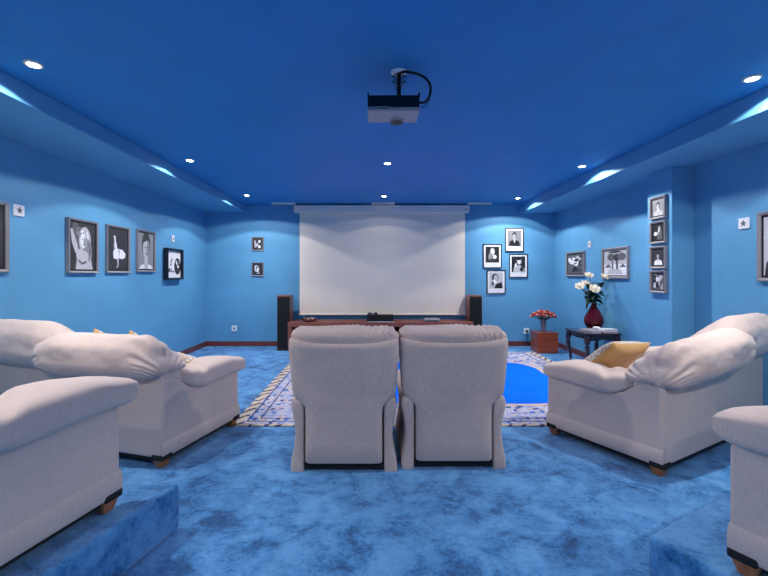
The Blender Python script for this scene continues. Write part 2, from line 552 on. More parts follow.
    for sx in (-1, 1):
        for y in (.045, SD - .045):
            cx = (h - .045) * sx
            f = MB().loft([[(cx - .026, y - .026, 0), (cx + .026, y - .026, 0), (cx + .026, y + .026, 0), (cx - .026, y + .026, 0)],
                           [(cx - .046, y - .046, .066), (cx + .046, y - .046, .066), (cx + .046, y + .046, .066), (cx - .046, y + .046, .066)]]).build('foot', 'foot', t, bev=.006)
            yy = (-.012, .085) if y < .4 else (SD - .085, SD + .005)
            MB().box(min((h + .012) * sx, (h - .085) * sx), max((h + .012) * sx, (h - .085) * sx), yy[0], yy[1], .060, .096).build('corner_guard', 'black', t, bev=.008)
    return t

def local_to_world(root_loc, rz, x, y):
    c, s = math.cos(rz), math.sin(rz)
    return (root_loc[0] + c * x - s * y, root_loc[1] + s * x + c * y)

def place_by_back_corner(cx, cy, rz, side):
    """origin for a sofa whose back corner on side (+1 right, -1 left, in its own frame) stands at cx, cy"""
    x, y = side * SL / 2, 0
    c, s = math.cos(rz), math.sin(rz)
    return (cx - (c * x - s * y), cy - (s * x + c * y))

R_ = math.radians
sofa = make_sofa(1)
GS = 'cream two seat sofas'
rzA = R_(-16); pA = place_by_back_corner(-1.46, 2.768, rzA, 1)
sofa.location = (*pA, 0); sofa.rotation_euler = (0, 0, rzA)
tag(sofa, 'cream sofa on the carpet along the left wall, beyond the raised one', 'sofa', GS)
rzB = R_(29); pB = place_by_back_corner(1.92, 2.645, rzB, -1)
sofaR = make_sofa(-1)
sofaR.location = (*pB, 0); sofaR.rotation_euler = (0, 0, rzB)
tag(sofaR, 'cream sofa on the carpet at right with a gold pillow behind its arm', 'sofa', GS)
rzC = R_(-14); bc = (-1.20 - SD * math.sin(R_(14)), 1.90 - SD * math.cos(R_(14)))
pC = place_by_back_corner(bc[0], bc[1], rzC, 1)
dup(sofa, (*pC, PH), rzC, 'cream sofa on the left raised platform, cut off by the left edge', GS)
rzD = R_(28); bd = (1.348 + SD * math.sin(R_(28)), 1.515 - SD * math.cos(R_(28)))
pD = place_by_back_corner(bd[0], bd[1], rzD, -1)
dup(sofaR, (*pD, PHR), rzD, 'cream sofa on the right raised platform, only its arm in view', GS)

# ------------------------------------------------------------------ throw pillows
def pillow_mesh(name, a, mat_front, mat_back, th=.085, res=22):
    mb = MB()
    for sg, mi in ((1, 0), (-1, 1)):
        vs = []; fs = []
        for i in range(res + 1):
            for j in range(res + 1):
                u = -1 + 2 * i / res; v = -1 + 2 * j / res
                x = a * u * (1 - .07 * (1 - v * v)); y = a * v * (1 - .07 * (1 - u * u))
                z = th * (max(0, (1 - u * u) * (1 - v * v))) ** .42
                z += .006 * noise.noise(Vector((u * 3, v * 3, sg * 2))) * (1 - max(abs(u), abs(v)) ** 6)
                vs.append((x, y, z * sg))
        for i in range(res):
            for j in range(res):
                q = (i * (res + 1) + j, (i + 1) * (res + 1) + j, (i + 1) * (res + 1) + j + 1, i * (res + 1) + j + 1)
                fs.append(q if sg > 0 else q[::-1])
        mb.add(vs, fs, mi)
    me = mb.build(name, [mat_front, mat_back], smooth=True)
    bm = bmesh.new(); bm.from_mesh(me.data); bmesh.ops.remove_doubles(bm, verts=bm.verts, dist=1e-5)
    bmesh.ops.recalc_face_normals(bm, faces=bm.faces); bm.to_mesh(me.data); bm.free()
    return me
def place_pillow(loc, eul, label, src=None, a=.24):
    o = pillow_mesh('throw_pillow', a, 'brocade', 'gold', .10) if src is None else src.copy()
    if src is not None: COL.objects.link(o)
    o.location = loc; o.rotation_euler = eul
    return tag(o, label, 'pillow', 'gold and white throw pillows')
pil = place_pillow((2.17, 3.40, .585), (R_(62), R_(0), R_(0)), 'gold pillow with white brocade edge lying behind the right sofa arm', None, .295)
r_ax = Vector((.86, .50, -.08)).normalized(); l_ax = Vector((-.45, .55, -.70)); l_ax = (l_ax - r_ax * l_ax.dot(r_ax)).normalized()
z_ax = l_ax.cross(-r_ax)
pil.rotation_euler = Matrix((l_ax, -r_ax, z_ax)).transposed().to_euler()
pil.location = Vector((1.86, 3.10, .825)) + (l_ax + r_ax) * .295
pil_small = pillow_mesh('throw_pillow', .24, 'brocade', 'gold', .10)
def on_left_sofa(x, y, z, tilt, roll, label, src=None):
    w = local_to_world(pA, rzA, x, y)
    m = Matrix.Rotation(rzA, 3, 'Z') @ Matrix.Rotation(R_(tilt), 3, 'X') @ Matrix.Rotation(R_(roll), 3, 'Z')
    if src is None:
        src_o = pil_small.copy(); COL.objects.link(src_o)
    else: src_o = src
    src_o.location = (w[0], w[1], z); src_o.rotation_euler = m.to_euler()
    return tag(src_o, label, 'pillow', 'gold and white throw pillows')
on_left_sofa(-.10, .42, .605, -66, 40, 'gold pillow corner peeking over the left sofa back, the left one of the pair')
on_left_sofa(.06, .58, .575, -66, 47, 'gold pillow corner peeking over the left sofa back, the right one of the pair')
on_left_sofa(.42, .66, .535, -34, 45, 'gold pillow just showing between the left sofa back cushion and its arm', pil_small)

# ------------------------------------------------------------------ recliners
def make_recliner():
    t = thing('recliner', 'x', 'armchair')
    # outer back: wide shoulders over a narrow lower panel
    def sec(z, w, y0, y1, n=6.0, m=40):
        out = []
        yc, d = (y0 + y1) / 2, (y1 - y0) / 2
        for i in range(m):
            a = 2 * PI * i / m
            ca, sa = math.cos(a), math.sin(a)
            r = (abs(ca) ** n + abs(sa) ** n) ** (-1 / n)
            out.append((w * r * ca, yc + d * r * sa, z))
        return out
    S = [(.062, .259, .006, .15), (.070, .264, .0, .16), (.20, .264, .0, .17), (.40, .264, .0, .18), (.452, .268, .0, .18), (.478, .290, .0, .18), (.505, .335, .002, .18),
         (.54, .356, .002, .18), (.62, .366, .0, .18), (.74, .374, -.012, .18), (.82, .380, -.022, .18), (.868, .379, -.03, .18), (.888, .378, -.028, .175), (.900, .372, -.012, .165), (.903, .350, .005, .15), (.880, .33, .02, .13)]
    S = [q + ((11.0,) if q[0] < .5 else (6.0,)) for q in S]
    RG = [[(x, y, z + (.028 * smoothstep(.86, .90, z) + .01 * smoothstep(.6, .86, z)) * abs(x / .385) ** 3) for (x, y, z) in sec(*q)] for q in S]
    MB().loft(RG).build('back_shell', 'recliner', t, smooth=True)
    # overstuffed head cushion, gathered along its top
    def hf(u, P):
        P = Vector(P)
        e = abs(u.x)
        P.z += .024 * e ** 3 * (.4 + .6 * max(0, u.z)) + .006 * math.sin(u.x * 5 + 1) * max(0, u.z)
        P.z -= .030 * smoothstep(.86, 1, e) * max(0, u.z)
        w = math.sin(u.x * 58 + 4 * noise.noise(Vector((u.x * 3, u.z * 2, u.y * 2))))
        P += Vector(u).normalized() * (.0065 * w * smoothstep(-.3, .4, u.z + .2) * (.3 + .7 * smoothstep(-.4, .6, u.x)) + .009 * noise.noise(P * 7))
        return P
    MB().soft(.379, .125, .060, 3.4, 48, hf, rot=Matrix.Rotation(.12, 3, 'X'), loc=(0, .112, .936)).build('head_cushion', 'recliner', t, smooth=True)
    MB().soft(.33, .09, .26, 4, 18, pleats(.004, 8, 2, .7, 3), loc=(0, .24, .63)).build('back_cushion', 'recliner', t, smooth=True)
    for sx in (-1, 1):
        rings = []
        A = [(0.0, .364, .355), (.02, .367, .355), (.08, .362, .355), (.18, .343, .355), (.27, .335, .36), (.36, .348, .36), (.43, .362, .36), (.475, .366, .36), (.505, .358, .35), (.522, .338, .33)]
        for z, wo, dep in A:
            wi = .276 if z < .48 else .276 + (z - .48) * .55
            y0 = .02 if z < .50 else .02 + (z - .50) * 1.2
            y1 = .80 + .03 * math.sin(z / .52 * PI)
            ring = []
            for (cx, cy) in ((wi, y0), (wo, y0), (wo, y1), (wi, y1)):
                ring.append((cx, cy))
            # rounded rectangle
            rr = []
            rad = .022
            for (cx, cy), (a0) in zip(((wi + rad, y0 + rad), (wo - rad, y0 + rad), (wo - rad, y1 - rad), (wi + rad, y1 - rad)), (180, 270, 0, 90)):
                for k in range(5):
                    a = R_(a0 + 90 * k / 4)
                    rr.append((sx * (cx + rad * math.cos(a)), cy + rad * math.sin(a), z))
            rings.append(rr)
        MB().loft(rings).build('arm', 'recliner', t, smooth='auto')
    MB().box(-.27, .27, .03, .72, .02, .062).build('base', 'gap', t)
    MB().soft(.268, .29, .10, 6, 14, pleats(.003, 7, 0, .8, 5), loc=(0, .52, .38)).build('seat', 'recliner', t, smooth=True)
    MB().box(-.262, .262, .76, .83, .07, .40).build('footrest', 'recliner', t, bev=.03, seg=4)
    return t
rec = make_recliner()
rec.location = (-.200, 2.725, 0); rec.scale = (1, 1, .98)
tag(rec, 'beige recliner seen from behind, the left one of the pair', 'armchair', 'pair of recliners facing the screen')
dup(rec, (.564, 2.765, 0), 0, 'beige recliner seen from behind, the right one of the pair')

# ------------------------------------------------------------------ oriental rug
RX0, RX1, RY0, RY1 = -1.27, 2.80, 3.56, 6.95
rug = thing('oriental_rug', 'large rug with patterned cream and blue border and bright blue centre', 'rug', (0, 0, 0))
MB().box(RX0, RX1, RY0, RY1, .0, .012).build('edge_band', 'rugedge', rug, bev=.004)
w = .10
MB().box(RX0 + w, RX1 - w, RY0 + .03, RY1 - .03, .010, .0135).build('border', 'rug', rug)
ln = MB()
def frame_line(mb, d, t, z):
    x0, x1, y0, y1 = RX0 + d, RX1 - d, RY0 + d * .75, RY1 - d * .75
    mb.box(x0, x1, y0, y0 + t, .013, z).box(x0, x1, y1 - t, y1, .013, z).box(x0, x0 + t, y0 + t, y1 - t, .013, z).box(x1 - t, x1, y0 + t, y1 - t, .013, z)
frame_line(ln, .115, .014, .0143); frame_line(ln, .22, .012, .0143)
ln.build('guard_stripe', 'rugnavy', rug)
def field_poly(grow, m=96, n=7.0):
    cx, cy, a, b = .77, 5.15, 1.55 + grow, 1.0 + grow
    out = []
    for i in range(m):
        t = 2 * PI * i / m
        c, s = math.cos(t), math.sin(t)
        r = (abs(c) ** n + abs(s) ** n) ** (-1 / n)
        rip = 1 + .008 * math.sin(16 * t)
        out.append((cx + a * r * c * rip, cy + b * r * s * rip))
    return out
MB().prism(field_poly(.04), 'z', .013, .0147).build('scalloped_outline', 'rugpink', rug)
MB().prism(field_poly(0), 'z', .0140, .0155).build('field', 'rugfield', rug)

# ------------------------------------------------------------------ projection screen
scr = thing('projection_screen', 'large white pull-down projection screen on the back wall', 'projection screen', (0, 7.5, 0))
MB().box(-1.48, 1.80, -.045, .05, 2.515, 2.655).build('housing', 'whitemetal', scr, bev=.01)
MB().box(-1.375, 1.725, .0, .004, .62, 2.52).build('cloth', 'screen', scr)
MB().box(-1.39, 1.735, -.012, .014, .60, .628).build('bottom_bar', 'whitemetal', scr, bev=.004)
for x in (-1.43, 1.75): MB().box(x - .03, x + .03, .045, .1, 2.54, 2.62).build('bracket', 'whitemetal', scr)
MB().box(1.71, 1.735, -.047, -.044, 2.565, 2.582).box(1.740, 1.755, -.047, -.044, 2.565, 2.582).build('maker_mark', 'g2', scr)

# ------------------------------------------------------------------ air vents
for i, (x, l) in enumerate(((-1.65, 'white ceiling air vent left of the projection screen'), (.185, 'white ceiling air vent above the middle of the projection screen'), (1.97, 'white ceiling air vent right of the projection screen'))):
    if i == 0:
        v0 = thing('air_vent', l, 'air vent', (x, 7.38, ZC), 0, 'ceiling air vents along the back wall')
        MB().box(-.215, .215, -.06, -.045, -.02, 0).box(-.215, .215, .045, .06, -.02, 0).box(-.215, -.2, -.045, .045, -.02, 0).box(.2, .215, -.045, .045, -.02, 0).build('frame', 'whitemetal', v0)
        for k in range(3):
            y = -.028 + .028 * k
            MB().prism([(y - .012, -.018), (y - .009, -.019), (y + .012, -.003), (y + .009, -.002)], 'x', -.2, .2).build('slat', 'whitemetal', v0)
    else:
        dup(v0, (x, 7.38, ZC), 0, l)

# ------------------------------------------------------------------ projector
pr = thing('projector', 'black and grey projector hanging under the ceiling in the middle', 'projector', (.17, 2.62, ZC))
MB().lathe([(.001, -.012), (.040, -.012), (.052, -.006), (.054, 0), (.001, 0)], 32).build('ceiling_plate', 'white', pr, smooth='auto')
MB().lathe([(.014, -.19), (.014, -.012)], 16).build('pole', 'black', pr, smooth='auto')
brk = MB().box(-.030, -.018, -.012, .012, -.09, -.012).box(.018, .030, -.012, .012, -.09, -.012).box(-.026, .026, -.01, .01, -.098, -.086).build('bracket', 'steel', pr, bev=.002)
mk = MB()
for sx in (-1, 1):
    for z in (-.03, -.065): mk.tube([(sx * .028, 0, z), (sx * .044, 0, z)], .006)
mk.build('clamp_screw', 'blackgloss', brk)
RB = Matrix.Rotation(R_(-3), 4, 'X')
# body: black chassis, grey cover below
bd_ = MB()
bd_.box(-.204, .132, -.03, .16, -.256, -.163)
ob = bd_.build('chassis', 'blackgloss', pr, bev=.008, seg=3)
def cvr(x0, x1, y0, y1, z0, z1): return [(x0, y0, z0), (x1, y0, z0), (x1, y1, z1), (x0, y1, z1)]
cov = MB().loft([cvr(-.206, .134, -.032, .162, -.250, -.248), cvr(-.206, .134, -.032, .162, -.262, -.262), cvr(-.198, .126, -.024, .156, -.268, -.272)]).build('cover', 'greyplastic', pr, bev=.003)
hood = MB().lathe([(.001, -.016), (.046, -.016), (.050, 0), (.050, .02), (.001, .02)], 28, (-.008, .118, -.270)).build('lens_hood', 'greyplastic', pr, smooth='auto')
MB().lathe([(.001, -.004), (.042, -.004), (.042, 0), (.001, 0)], 28, (-.008, .118, -.286)).build('lens_window', 'blackgloss', hood)
MB().box(-.206, -.196, -.036, .0, -.175, -.150).box(.124, .134, -.036, .0, -.175, -.150).build('mount_lug', 'black', pr)
MB().tube([(-.200, -.034, -.246), (-.09, -.036, -.242), (-.03, -.037, -.250), (.128, -.034, -.247)], .0035).build('seam_strip', 'silver', pr)
cb = []
for k in range(15):
    a = k / 14
    cb.append((.0 + .200 * math.sin(a * PI * .62) / math.sin(PI * .5), -.03 - .03 * a, -.012 - .17 * a ** 2.1 - .02 * a))
cb[0] = (-.01, -.005, -.010)
MB().tube(cb + [(.165, -.035, -.215), (.128, -.02, -.21)], .0085).build('cable', 'black', pr, smooth=True)
MB().tube([(.19, -.06, -.17), (.192, -.05, -.21), (.175, -.04, -.235), (.14, -.034, -.250)], .003).build('thin_cable', 'black', pr, smooth=True)

# ------------------------------------------------------------------ media console and what stands on it
con = thing('media_console', 'long low walnut media console under the projection screen', 'cabinet', (.135, 7.30, 0))
hw = 1.645
MB().box(-hw, hw, -.22, .22, .43, .515).build('top_board', 'console', con, bev=.004)
MB().box(-hw, hw, -.20, .20, .05, .10).build('bottom_board', 'console', con, bev=.004)
MB().box(-hw + .05, hw - .05, .19, .205, .10, .43).build('back_panel', 'black', con)
for x in (-hw + .035, -.46, .37, hw - .035): MB().box(x - .035, x + .035, -.21, .21, 0, .43).build('upright', 'console', con, bev=.003)
def box_thing(name, label, cat, x0, x1, y0, y1, z0, z1, mat, group=None):
    t = thing(name, label, cat, ((x0 + x1) / 2, (y0 + y1) / 2, z0), 0, group)
    w_, d_, h_ = (x1 - x0) / 2, (y1 - y0) / 2, z1 - z0
    MB().box(-w_, w_, -d_, d_, .008, h_).build('body', mat, t, bev=.004)
    return t, w_, d_, h_
t, a, b, h = box_thing('media_player', 'black media player inside the console behind the left recliner', 'media player', -.95, -.52, 7.14, 7.44, .10, .36, 'blackgloss')
MB().box(-a + .02, a - .02, -b - .003, -b, .03, .10).build('display', 'g1', t)
t, a, b, h = box_thing('amplifier', 'dark amplifier inside the console between the two recliners', 'amplifier', -.20, .33, 7.14, 7.44, .10, .34, 'blackgloss')
MB().box(-a + .02, a - .02, -b - .003, -b, .14, .19).build('display', 'g2', t)
# centre loudspeaker
t, a, b, h = box_thing('centre_speaker', 'black centre loudspeaker box on top of the console', 'speaker', -.115, .365, 7.14, 7.34, .515, .638, 'blackgloss')
MB().box(-a + .01, a - .01, -b - .005, -b, .012, h - .01).build('grille', 'grille', t)
for k, x in enumerate((-.06, .0, .055)):
    o = MB().lathe([(.001, 0), (.024, 0), (.030, .014), (.025, .030), (.001, .034)], 14).build('control_knob', 'greyplastic' if k == 1 else 'black', smooth='auto')
    o.location = (x, 7.24, .6385)
    tag(o, ('small dark round knob on the centre speaker, leftmost of three', 'small grey round knob in the middle on the centre speaker', 'small dark round knob on the centre speaker, rightmost of three')[k], 'gadget', 'round knobs on the centre speaker')
o = MB().box(-.22, .25, -.03, .03, 0, .003).build('paper_sheet', 'white'); o.location = (.125, 7.105, .5155)
tag(o, 'white sheet of paper in front of the black centre speaker', 'paper')
# pebble bowl
t = thing('decorative_bowl', 'low brown bowl of dark pebbles on the left of the console', 'bowl', (-1.16, 7.22, .516))
MB().lathe([(.05, 0), (.10, .012), (.145, .03), (.150, .036), (.142, .036), (.095, .02), (.001, .014)], 28).build('dish', 'console', t, smooth='auto')
for k in range(14):
    a_ = k * 2.4; r_ = .03 + .095 * (k / 14) ** .6
    o = MB().soft(.026, .022, .016, 2, 5, None, loc=(-1.16 + r_ * math.cos(a_), 7.22 + r_ * math.sin(a_), .516 + .048 - .0 * r_)).build('pebble', ('black', 'bookred', 'greyplastic')[k % 3], smooth=True)
    tag(o, ('small black pebble in the low bowl on the console', 'small brown red pebble in the low bowl on the console', 'small pale grey pebble in the low bowl on the console')[k % 3], 'pebble', ('black pebbles in the console bowl', 'brown pebbles in the console bowl', 'pale pebbles in the console bowl')[k % 3])
t, a, b, h = box_thing('disc_player', 'flat silver disc player lying on the right of the console', 'disc player', .93, 1.20, 7.12, 7.34, .515, .562, 'bookgrey')
MB().box(-a * .8, a * .8, -b - .002, -b, .015, .025).build('disc_slot', 'black', t)

def tower(x, y, side, label):
    t = thing('floor_speaker', label, 'speaker', (x, y, 0), 0, 'tall floor speakers beside the console')
    MB().box(-.115, .115, -.15, .15, .02, .985).build('cabinet', 'speakerwood', t, bev=.006)
    gr = MB().box(-.108, .108, -.166, -.150, .04, .955).build('grille', 'grille', t, bev=.005)
    MB().box(-.12, .12, -.165, .165, 0, .022).build('plinth', 'black', t, bev=.004)
    MB().box(-.015, .015, -.168, -.166, .90, .915).build('badge', 'g1', gr)
    return t
tower(-1.60, 7.30, 1, 'tall walnut floor speaker with black grille, left of the screen')
tower(1.845, 7.33, -1, 'tall walnut floor speaker with black grille, right of the screen')

# ------------------------------------------------------------------ corner chest with dried flowers
ch = thing('storage_chest', 'small cherry wood chest in the far right corner', 'chest', (3.005, 7.02, 0))
MB().box(-.180, .180, -.15, .15, .0, .335).build('body', 'cherry', ch, bev=.005)
MB().box(-.187, .187, -.156, .156, .337, .358).build('lid', 'cherry', ch, bev=.004)
fp = MB().box(-.165, .165, -.153, -.150, .02, .32).build('front_panel', 'cherry', ch, bev=.001)
MB().lathe([(.001, -.008), (.010, -.006), (.010, 0), (.001, .001)], 12, (0, -.158, .28)).build('knob', 'steel', fp)
vs_ = MB().lathe([(.001, 0), (.046, 0), (.048, .008), (.036, .03), (.042, .10), (.052, .17), (.068, .215), (.064, .215), (.048, .17), (.038, .10), (.030, .03), (.001, .02)], 28).build('glass_vase', 'greyglass', smooth='auto')
vs_.location = (2.99, 7.02, .359)
tag(vs_, 'smoky glass vase of dried flowers on the cherry chest', 'vase')
for k in range(54):
    a_ = k * 2.399; rr = (k / 54) ** .5
    tx, ty =   .215 * rr * math.cos(a_), .17 * rr * math.sin(a_)
    tz = .355 - .085 * rr * rr + .015 * math.sin(k * 1.7)
    mb = MB().tube([(.015 * math.cos(a_), .015 * math.sin(a_), .05), (.03 * math.cos(a_) * rr, .03 * math.sin(a_) * rr, .2), (tx, ty, tz - .01)], .0025, 5, 1)
    mb.soft(.027, .027, .022, 2, 4, lambda u, P: P * (1 + .35 * noise.noise(P * 90)), 0, loc=(tx, ty, tz))
    red = k % 3 != 0
    o = mb.build('dried_flower', ['dried1' if red else 'dried2', 'stem'], smooth=True)
    o.location = (2.99, 7.02, .359)
    tag(o, 'dried red flower in the smoky glass vase on the chest' if red else 'dried peach flower in the smoky glass vase on the chest', 'flower', 'dried red flowers in the glass vase' if red else 'dried peach flowers in the glass vase')

# ------------------------------------------------------------------ dark side table
tb = thing('side_table', 'dark mahogany side table with curved legs by the right wall', 'table', (3.15, 5.75, 0))
tw, td, TH = .245, .30, .55
top = MB().prism([(-tw, -td), (-tw * .3, -td - .015), (tw * .3, -td - .015), (tw, -td), (tw + .01, 0), (tw, td), (0, td + .015), (-tw, td), (-tw - .015, td * .4), (-tw - .015, -td * .4)], 'z', TH - .024, TH)
top.build('top', 'darkwood', tb, bev=.007, seg=3)
for sgn in (-1, 1):
    ap = [(-td + .03, TH - .024), (td - .03, TH - .024), (td - .03, TH - .115), (td * .5, TH - .085), (0, TH - .10), (-td * .5, TH - .085), (-td + .03, TH - .115)]
    MB().prism(ap, 'x', sgn * (tw - .04) - .009, sgn * (tw - .04) + .009).build('apron', 'darkwood', tb)
    ap = [(-tw + .03, TH - .024), (tw - .03, TH - .024), (tw - .03, TH - .115), (0, TH - .088), (-tw + .03, TH - .115)]
    MB().prism(ap, 'y', sgn * (td - .04) - .009, sgn * (td - .04) + .009).build('apron', 'darkwood', tb)
for sx in (-1, 1):
    for sy in (-1, 1):
        d = Vector((sx, sy, 0)).normalized()
        pts, rad = [], []
        for k in range(14):
            s_ = k / 13.0
            z = (TH - .026) * (1 - s_)
            off = .022 * math.sin(PI * min(1, s_ * 1.7)) if s_ < .59 else -.018 * math.sin(PI * (s_ - .59) / .41)
            off += .03 * smoothstep(.85, 1, s_)
            pts.append(Vector((sx * (tw - .045), sy * (td - .045), max(z, .012))) + d * off)
            rad.append(.038 - .018 * smoothstep(.1, .75, s_) + .008 * smoothstep(.9, 1, s_))
        MB().tube(pts, rad, 12).build('leg', 'darkwood', tb, smooth=True)

def book(name, x, y, z, w_, d_, h_, rz, cover, label):
    t = thing(name, label, 'book', (x, y, z), rz)
    MB().box(-w_, w_, -d_, d_, 0, .004).box(-w_, w_, -d_, d_, h_ - .004, h_).box(-w_, -w_ + .004, -d_, d_, .004, h_ - .004).build('cover', cover, t)
    MB().box(-w_ + .005, w_ - .005, -d_ + .005, d_ - .005, .004, h_ - .004).build('page_block', 'paper', t)
book('book', 3.06, 5.60, TH + .001, .10, .13, .035, R_(12), 'bookgrey', 'pale grey book lying at the left front of the side table')
book('book', 3.24, 5.52, TH + .001, .10, .075, .022, R_(-4), 'bookred', 'thin dark red book under the white one on the side table')
book('book', 3.24, 5.52, TH + .0235, .095, .07, .035, R_(6), 'white', 'white book lying on top of the dark red book')
o = MB().soft(.05, .045, .02, 2.2, 8, lambda u, P: P * (1 + .2 * noise.noise(P * 30)), loc=(0, 0, .02)).build('folded_napkin', 'white', smooth=True)
o.location = (3.15, 5.63, TH + .036)
tag(o, 'crumpled white cloth between the books on the side table', 'napkin')

VX, VY = 3.235, 5.86
rv = MB().lathe([(.001, 0), (.055, 0), (.075, .01), (.115, .06), (.135, .12), (.125, .185), (.085, .26), (.050, .32), (.034, .37), (.031, .40), (.040, .415), (.036, .415),
                 (.028, .40), (.030, .37), (.045, .32), (.08, .26), (.12, .185), (.13, .12), (.11, .062), (.05, .014), (.001, .012)], 40).build('red_glass_vase', 'redglass', smooth='auto')
rv.location = (VX, VY, TH + .001)
tag(rv, 'teardrop shaped ruby red glass vase holding white roses', 'vase')

def at(px, py, y):   # the point at depth y behind a photo pixel, for laying things out
    return Vector(((px - 373) * y / 400, y, CAMH - (py - 275) * y / 400))
neck = Vector((VX, VY, TH + .36))
roses = [(579.5, 286, 5.80, 'white rose at the far left of the red vase'), (586, 283, 5.92, 'white rose partly behind, second from left in the red vase'),
         (589, 275, 5.88, 'white rose standing highest at the left in the red vase'), (605, 276.5, 5.84, 'white rose standing tall at the right in the red vase'),
         (594.7, 288.5, 5.74, 'large white rose low in the middle of the red vase')]
def bloom(mb, c, R, axis, mi=0):
    q = Vector((0, 0, 1)).rotation_difference(axis).to_matrix()
    mb.soft(R * .42, R * .42, R * .5, 2, 5, None, mi, rot=q, loc=c)
    for layer, (nn, rad, lean, sz) in enumerate(((3, .35, .15, .62), (5, .6, .5, .78), (6, .85, .95, .85))):
        for k in range(nn):
            a = 2 * PI * (k + .5 * layer) / nn
            vs = []; fs = []
            m = 5
            for i in range(m):
                for j in range(m):
                    u = -1 + 2 * i / (m - 1); v = j / (m - 1)
                    wd = R * sz * .75 * math.sin(PI * (.18 + .62 * v)) * u
                    hgt = R * sz * 1.05 * v
                    out = R * rad * (.35 + .65 * v ** (1 + .4 * layer)) + R * .18 * lean * v ** 3
                    aa = a + wd / (R * max(.5, rad)) * .8
                    p = Vector((out * math.cos(aa), out * math.sin(aa), hgt * (1 - .35 * lean) - R * .45 - .1 * R * u * u))
                    vs.append(q @ p + c)
            for i in range(m - 1):
                for j in range(m - 1):
                    fs.append((i * m + j, (i + 1) * m + j, (i + 1) * m + j + 1, i * m + j + 1))
            mb.add(vs, fs, mi)
def leaf(mb, c, d, L, W, mi=0):
    d = d.normalized(); s_ = d.cross(Vector((0, 0, 1)))
    if s_.length < .1: s_ = Vector((1, 0, 0))
    s_.normalize(); nrm = s_.cross(d)
    vs = []; fs = []
    for i in range(7):
        t_ = i / 6
        w_ = W * math.sin(PI * (t_ ** .8)) * .5
        p = c + d * L * t_ - Vector((0, 0, 1)) * L * .25 * t_ * t_
        vs += [p - s_ * w_ + nrm * w_ * .3, p, p + s_ * w_ + nrm * w_ * .3]
    for i in range(6):
        for k in (0, 1): fs.append((i * 3 + k, i * 3 + k + 1, i * 3 + k + 4, i * 3 + k + 3))
    mb.add(vs, fs, mi)
rnd = random.Random(5)
for i, (px, py, yy, l) in enumerate(roses):
    c = at(px, py, yy)
    t = thing('white_rose', l, 'flower', (VX, VY, TH + .03), 0, 'white roses in the red vase')
    org = Vector((VX, VY, TH + .03))
    cl = c - org
    nk = neck - org
    s0 = Vector((0.01 * math.cos(i * 1.3), .01 * math.sin(i * 1.3), .02))
    pts = [s0, nk * .9 + s0 * .5, nk.lerp(cl, .35) + Vector((0, 0, .01)), nk.lerp(cl, .7) + Vector((0, 0, .01)), cl]
    MB().tube(pts, .0045, 6).build('stem', 'stem', t, smooth=True)
    mb = MB(); bloom(mb, cl, .076 if i == 4 else .064, (cl - nk).normalized() * .6 + Vector((0, -.7, .3)))
    mb.build('bloom', 'petal', t, smooth=True)
    mb = MB()
    for k in range(17):
        f_ = .15 + .62 * rnd.random()
        p = nk.lerp(cl, f_)
        leaf(mb, p, Vector((rnd.uniform(-1, 1), rnd.uniform(-1, .6), rnd.uniform(-.5, .7))), rnd.uniform(.09, .15), rnd.uniform(.05, .075))
    mb.build('leaves', 'leaf', t, smooth=True)

# ------------------------------------------------------------------ pictures
def ell(cx, cy, rx, ry, m=20, rot=0):
    out = []
    for i in range(m):
        a = 2 * PI * i / m
        x, y = rx * math.cos(a), ry * math.sin(a)
        out.append((cx + x * math.cos(rot) - y * math.sin(rot), cy + x * math.sin(rot) + y * math.cos(rot)))
    return out
def portrait(dark=0, light=4, hair=1, cx=0.0, s=1.0, body=1, hat=False, longhair=False, ty=0.0):
    """shapes of a plain head-and-shoulders portrait, as (grey level, polygon) in -1..1 units"""
    L = []
    X = lambda p: [(cx + a * s, ty + b * s) for a, b in p]
    if longhair: L.append((hair, X(ell(0, .12, .46, .62))))
    L.append((body, X([(-.85, -1.1), (-.75, -.55), (-.35, -.32), (.35, -.32), (.75, -.55), (.85, -1.1)])))
    L.append((light, X([(-.14, -.45), (-.14, .0), (.14, .0), (.14, -.45)])))
    L.append((hair, X(ell(0, .34, .33, .40))))
    L.append((light, X(ell(0, .22, .25, .36))))
    L.append((3, X(ell(.13, .18, .10, .26))))
    L.append((hair, X([(-.30, .34), (-.2, .62), (.05, .70), (.28, .55), (.30, .34), (.12, .46), (-.1, .42)])))
    for e in (-.10, .10): L.append((0, X(ell(e, .24, .045, .022, 10))))
    L.append((1, X(ell(0, .03, .07, .02, 10))))
    L.append((2, X([(-.015, .2), (.03, .1), (-.01, .1)])))
    if hat: L.append((0, X([(-.5, .48), (.5, .52), (.28, .58), (.24, .88), (-.22, .86), (-.28, .56)])))
    return L
